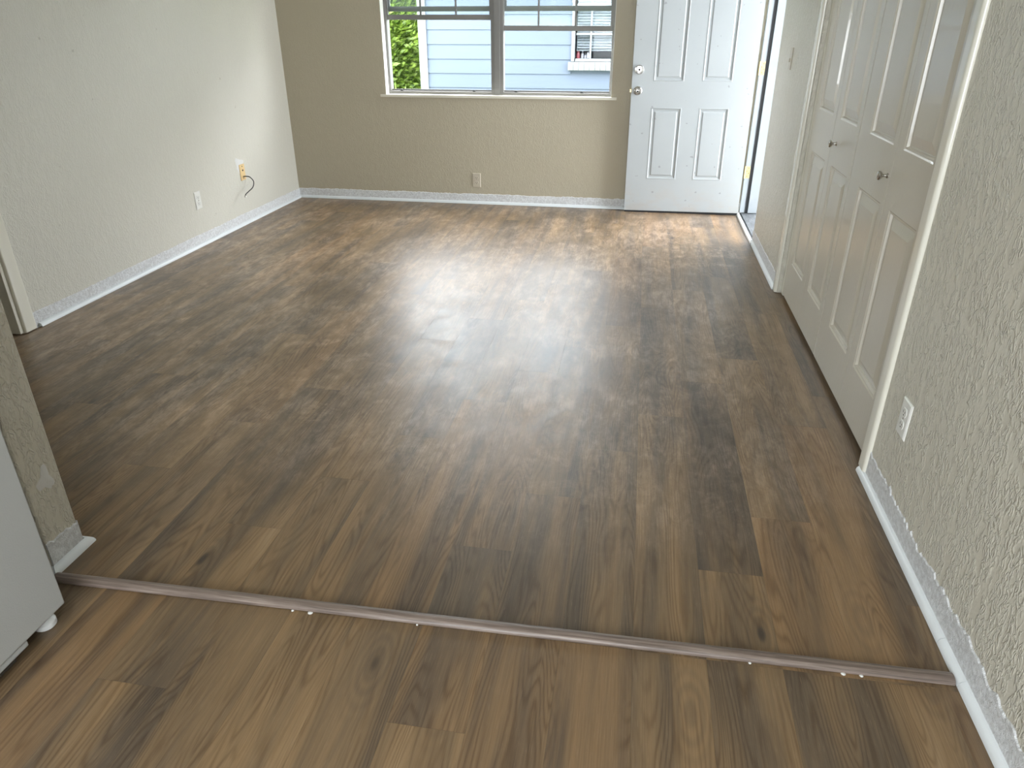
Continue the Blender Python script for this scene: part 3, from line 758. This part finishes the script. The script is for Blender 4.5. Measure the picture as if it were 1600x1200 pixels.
for x, r_ in ((-.79, .004), (-.742, .007), (-.46, .003), (.35, .004), (.56, .006), (.60, .005)):
    bm = nb(); q_ = (x + 1.4785) / 2.2815; lathe(bm, [(r_ * .2, 0), (r_, .0006), (r_ * .8, .002), (r_ * .2, .003)], (x, 1.281 + .041 * q_ - .0175, .0), 'Z', 8)
    g = obj('glue_crumb', bm, MT['spackle'], st, smooth=True); g['label'] = 'white glue crumb under the front edge'

# ------------------------------------------------------------------ appliance at the left edge
e = empty('refrigerator', (-1.7, .8, 0)); tag(e, 'grey-white enamelled appliance side panel at the left edge of the floor', 'refrigerator')
k0 = set(bpy.data.objects)
XA = -1.335; YA = 1.158
bm = nb(); box(bm, XA - .70, XA, .52, YA, .052, 1.66); obj('cabinet', bm, MT['appliance'], bevel=.004)
bm = nb(); box(bm, XA - .69, XA - .003, .50, 1.035, .034, .051); obj('base_rail', bm, MT['appliance'], bevel=.003)
bm = nb(); box(bm, XA - .69, XA - .012, .505, 1.0, .018, .0335); obj('base_grille', bm, MT['slot'])
for (z0_, z1_) in ((.09, 1.14), (1.15, 1.66)):
    bm = nb(); box(bm, XA - .70, XA - .001, .455, .515, z0_, z1_); dr = obj('door', bm, MT['appliance'], bevel=.012)
    bm = nb(); box(bm, XA - .66, XA - .63, .42, .455, (z0_ if z0_ > 1 else z1_ - .42) + .03, (z0_ if z0_ > 1 else z1_ - .42) + .33); h_ = obj('handle', bm, MT['appliance_trim'], dr, bevel=.006)
for fx in (XA - .045, XA - .65):
    for fy in (1.125, .60):
        bm = nb(); lathe(bm, [(.022, 0), (.026, .004), (.026, .016), (.02, .022), (.012, .026), (.012, .052 if fy > 1 else .0335)], (fx, fy, 0), 'Z', 20); obj('foot', bm, MT['appliance_trim'], smooth=True)
reparent(e, [o for o in set(bpy.data.objects) - k0 if o.parent is None])

# ------------------------------------------------------------------ unseen ceiling lamp, added to brighten the near floor and wall
for nm, (x, y) in (('added_ceiling_lamp', (-.75, .1)),):
    e = empty(nm, (x, y, H)); tag(e, 'added unseen ceiling lamp in the ' + ('living room' if y > 1 else 'kitchen'), 'ceiling lamp')
    bm = nb(); lathe(bm, [(.17, 0), (.17, -.03), (.15, -.035)], (0, 0, 0), 'Z', 32); obj('lamp_base', bm, MT['steel'], e, smooth=True)
    bm = nb(); lathe(bm, [(.148, -.0355), (.15, -.05), (.135, -.075), (.09, -.092), (.02, -.1)], (0, 0, 0), 'Z', 32); obj('lamp_shade', bm, MT['lampglass'], e, smooth=True)

# ------------------------------------------------------------------ outside
GZ = -.18
struct(boxo('ground', (-14, 16, 6.1, 26, GZ - .1, GZ), MT['grass']), 'lawn outside', 'ground')
struct(boxo('porch_slab', (.99, 3.6, 3.9, 7.4, -.17, -.05), MT['concrete']), 'pale concrete porch outside the entry door', 'porch')
struct(boxo('shading_eave', (.975, 1.56, 4.46, 7.2, 2.28, 2.38), MT['white_out']), 'added unseen overhang shading the entry door', 'eave')  # unseen overhang, added to cut high sky light on the door
struct(boxo('wall_light_block', (1.565, 2.7, 1.9, 4.45, GZ, 2.5), MT['siding']), 'added unseen wall blocking side light from the entry door', 'wall')  # unseen wall, added to keep side light off the open door
# neighbour's house with lap siding
YN = 9.2; NX0, NX1 = -2.60, 5.0
nh = empty('neighbour_house', (1.2, YN, GZ)); tag(nh, 'pale blue lap-sided house seen through the window', 'house')
k0 = set(bpy.data.objects)
WX0, WX1, WZ0, WZ1 = -.855, .25, .965, 1.98
bm = nb(); P_ = .158; z = .669 - P_ * 6
while z < 2.10:
    segs = [(NX0, NX1)]
    if z + P_ > WZ0 - .10 and z < WZ1 + .05: segs = [(NX0, WX0 - .0), (WX1, NX1)]
    for a, b_ in segs:
        prism(bm, [(0, 0), (.014, 0), (.003, P_ + .01), (0, P_ + .01)], lambda p, q, d, z=z: (d, YN - p, z + q), a, b_)
    z += P_
obj('siding', bm, MT['siding'])
bm = nb()
box(bm, NX0, WX0, YN, YN + .2, GZ, 2.22); box(bm, WX1, NX1, YN, YN + .2, GZ, 2.22)
box(bm, WX0, WX1, YN, YN + .2, GZ, WZ0 - .1); box(bm, WX0, WX1, YN, YN + .2, WZ1 + .05, 2.22); box(bm, NX0, NX0 + .2, YN + .2, YN + 6, GZ, 2.22)
obj('wall_sheathing', bm, MT['siding'])
boxo('corner_board', (NX0 - .085, NX0 + .012, YN - .03, YN + .12, GZ, 2.22), MT['white_out'])
bm = nb(); box(bm, WX0, WX0 + .038, YN - .03, YN + .08, WZ0, WZ1); box(bm, WX1 - .05, WX1, YN - .03, YN + .08, WZ0, WZ1)
box(bm, WX0 + .05, WX1 - .05, YN - .03, YN + .08, WZ0, WZ0 + .03); box(bm, WX0, WX1, YN - .03, YN + .08, WZ1, WZ1 + .05)
xm = -.635
for xx in (xm, -.30): box(bm, xx - .010, xx + .010, YN + .01, YN + .03, WZ0 + .03, WZ1)
for zz in (1.255, 1.55): box(bm, WX0 + .05, WX1 - .05, YN + .012, YN + .028, zz - .012, zz + .012)
nf = obj('window_frame', bm, MT['white_out'])
boxo('pane', (WX0 + .05, WX1 - .05, YN + .032, YN + .036, WZ0 + .03, WZ1), MT['dim_glass'], nf)
bm = nb(); x = WX0 - .03
while x < WX1:
    box(bm, x, min(x + .062, WX1 + .03), YN - .07, YN - .0005, WZ0 - .095, WZ0 - .004); x += .0632
obj('brick_sill', bm, MT['white_out'], bevel=.004)
bm = nb(); box(bm, WX0 - .05, WX1 + .05, YN + .9, YN + .94, .7, 2.3); box(bm, WX0 - .05, WX1 + .05, YN + .2, YN + .9, .7, .74); box(bm, WX0 - .05, WX0 - .01, YN + .2, YN + .9, .7, 2.3); box(bm, WX1 + .01, WX1 + .05, YN + .2, YN + .9, .7, 2.3); box(bm, WX0 - .05, WX1 + .05, YN + .2, YN + .9, 2.26, 2.3)
obj('room_lining', bm, MT['interior_dark'])
boxo('inner_ledge', (WX0, WX1, YN + .05, YN + .21, WZ0 - .02, WZ0 + .012), MT['white_out'])
bm = nb(); prism(bm, [(-.35, 2.20), (2.6, 2.9), (5.6, 2.20), (5.6, 2.28), (2.6, 2.98), (-.35, 2.28)], lambda p, q, d: (d, YN + p, q), NX0 - .09, NX1 + .4)
obj('roof', bm, MT['roof'])
reparent(nh, [o for o in set(bpy.data.objects) - k0 if o.parent is None])
# blind in the neighbour's window
bm = nb(); z = 1.10
while z < 1.96:
    vs = box(bm, WX0 + .055, WX1 - .055, YN + .07, YN + .072, z, z + .026)
    for v in vs: v.co.y += (v.co.z - z) * .5
    z += .0285
box(bm, WX0 + .055, WX1 - .055, YN + .065, YN + .085, 1.075, 1.092)
bl = obj('window_blind', bm, MT['blind']); tag(bl, 'white slatted blind half lowered in the neighbour house window', 'blind')
def bottle(x, r, h, mat, label, neck=.4):
    bm = nb(); lathe(bm, [(r * .9, 0), (r, .006), (r, h * .6), (r * .8, h * .7), (r * neck, h * .78), (r * neck, h)], (x, YN + .125, WZ0 + .0128), 'Z', 14)
    o = obj('bottle', bm, MT[mat], smooth=True); tag(o, label, 'bottle')
bottle(-.785, .022, .105, 'red', 'small red bottle on the ledge of the neighbour window', .8)
bottle(-.735, .018, .10, 'white_b', 'pale bottle next to the red one in the neighbour window')
bottle(-.700, .012, .07, 'white_b', 'smallest pale bottle on the neighbour window ledge')
bottle(-.665, .022, .11, 'white_b', 'widest pale bottle on the neighbour window ledge', .3)

# shrub beyond the corner board
r_ = random.Random(5)
bm = nb()
def leafq(c, d, L_, W_):
    d = d.normalized(); s = d.cross(Vector((r_.uniform(-1, 1), r_.uniform(-1, 1), r_.uniform(-1, 1)))).normalized()
    p = [c, c + d * L_ * .45 + s * W_, c + d * L_, c + d * L_ * .45 - s * W_]
    bm.faces.new([bm.verts.new(v) for v in p])
for i in range(30000):
    u = Vector((r_.gauss(0, 1), r_.gauss(0, 1), r_.gauss(0, 1))).normalized()
    rad = r_.uniform(.55, 1.0) * (1 + .10 * math.sin(u.x * 9 + u.z * 7) + .08 * math.sin(u.y * 13 + u.z * 17))
    c = Vector((-4.35 + u.x * 1.30 * rad, 10.95 + u.y * .95 * rad, 1.05 + u.z * 1.9 * rad))
    if c.z < GZ: continue
    leafq(c, Vector((u.x + r_.uniform(-.8, .8), u.y + r_.uniform(-.8, .8), u.z + r_.uniform(-.3, .9))), r_.uniform(.07, .13), r_.uniform(.014, .026))
sh = empty('shrub', (-4.35, 10.95, GZ)); tag(sh, 'bright green leafy shrub beyond the corner of the blue house', 'shrub')
k0 = set(bpy.data.objects)
obj('foliage', bm, MT['leaf'])
bm = nb()
for k in range(9):
    a = 2 * math.pi * k / 9; tube(bm, smoothpath([(-4.35 + .1 * math.cos(a), 10.95 + .1 * math.sin(a), GZ), (-4.35 + .25 * math.cos(a), 10.95 + .2 * math.sin(a), .7), (-4.35 + .5 * math.cos(a), 10.95 + .4 * math.sin(a), 1.9)], 4), .016, 6)
obj('stem', bm, MT['bark'])
reparent(sh, [o for o in set(bpy.data.objects) - k0 if o.parent is None])
# long-bladed plant in front of the shrub
bm = nb()
for k in range(46):
    a = r_.uniform(0, 6.28); L_ = r_.uniform(.5, .95); sp_ = r_.uniform(.15, .55); prev = None
    for s in range(9):
        t = s / 8; p = Vector((-3.05 + math.cos(a) * sp_ * t * .55, 9.38 + math.sin(a) * sp_ * t * .6, GZ + 1.5 * L_ * (t - .35 * t * t * (1 + sp_)) * 1.15)); wv = Vector((-math.sin(a), math.cos(a), 0)) * (.011 * (1 - t) + .001)
        cur = (bm.verts.new(p - wv), bm.verts.new(p + wv))
        if prev: bm.faces.new((prev[0], prev[1], cur[1], cur[0]))
        prev = cur
gp = obj('spiky_plant', bm, simple('pale_green_blades', (.20, .30, .07), .5)); tag(gp, 'plant with long pale arching blades at the foot of the green shrub', 'plant')

# taller trees farther back on the left
def tree(x, y, hgt, rx, seed, label):
    r2_ = random.Random(seed); e = empty('tree', (x, y, GZ)); tag(e, label, 'tree', None)
    bm = nb()
    for i in range(9000):
        u = Vector((r2_.gauss(0, 1), r2_.gauss(0, 1), r2_.gauss(0, 1))).normalized(); rad = r2_.uniform(.6, 1) * (1 + .15 * math.sin(u.x * 7 + u.z * 5 + seed))
        c = Vector((x + u.x * rx * rad, y + u.y * rx * .8 * rad, GZ + hgt * .55 + u.z * hgt * .5 * rad))
        if c.z < GZ + .1: continue
        d = Vector((u.x + r2_.uniform(-1, 1), u.y + r2_.uniform(-1, 1), u.z + r2_.uniform(-.6, .6))).normalized(); s_ = d.cross(Vector((r2_.uniform(-1, 1), r2_.uniform(-1, 1), 1))).normalized()
        L_, W_ = r2_.uniform(.16, .30), r2_.uniform(.04, .08)
        bm.faces.new([bm.verts.new(v) for v in (c, c + d * L_ * .5 + s_ * W_, c + d * L_, c + d * L_ * .5 - s_ * W_)])
    k = set(bpy.data.objects); obj('crown', bm, MT['leaf'])
    bm = nb(); tube(bm, [(x, y, GZ), (x + .05, y, GZ + hgt * .3), (x - .05, y + .05, GZ + hgt * .7)], [.14, .11, .05], 10); obj('trunk', bm, MT['bark'])
    reparent(e, set(bpy.data.objects) - k)
tree(-9.5, 17.5, 5.2, 2.4, 3, 'leafy tree behind the shrub, farther from the blue house')
tree(-4.80, 13.6, 3.3, 1.30, 8, 'low dark green bush in the gap behind the shrub')
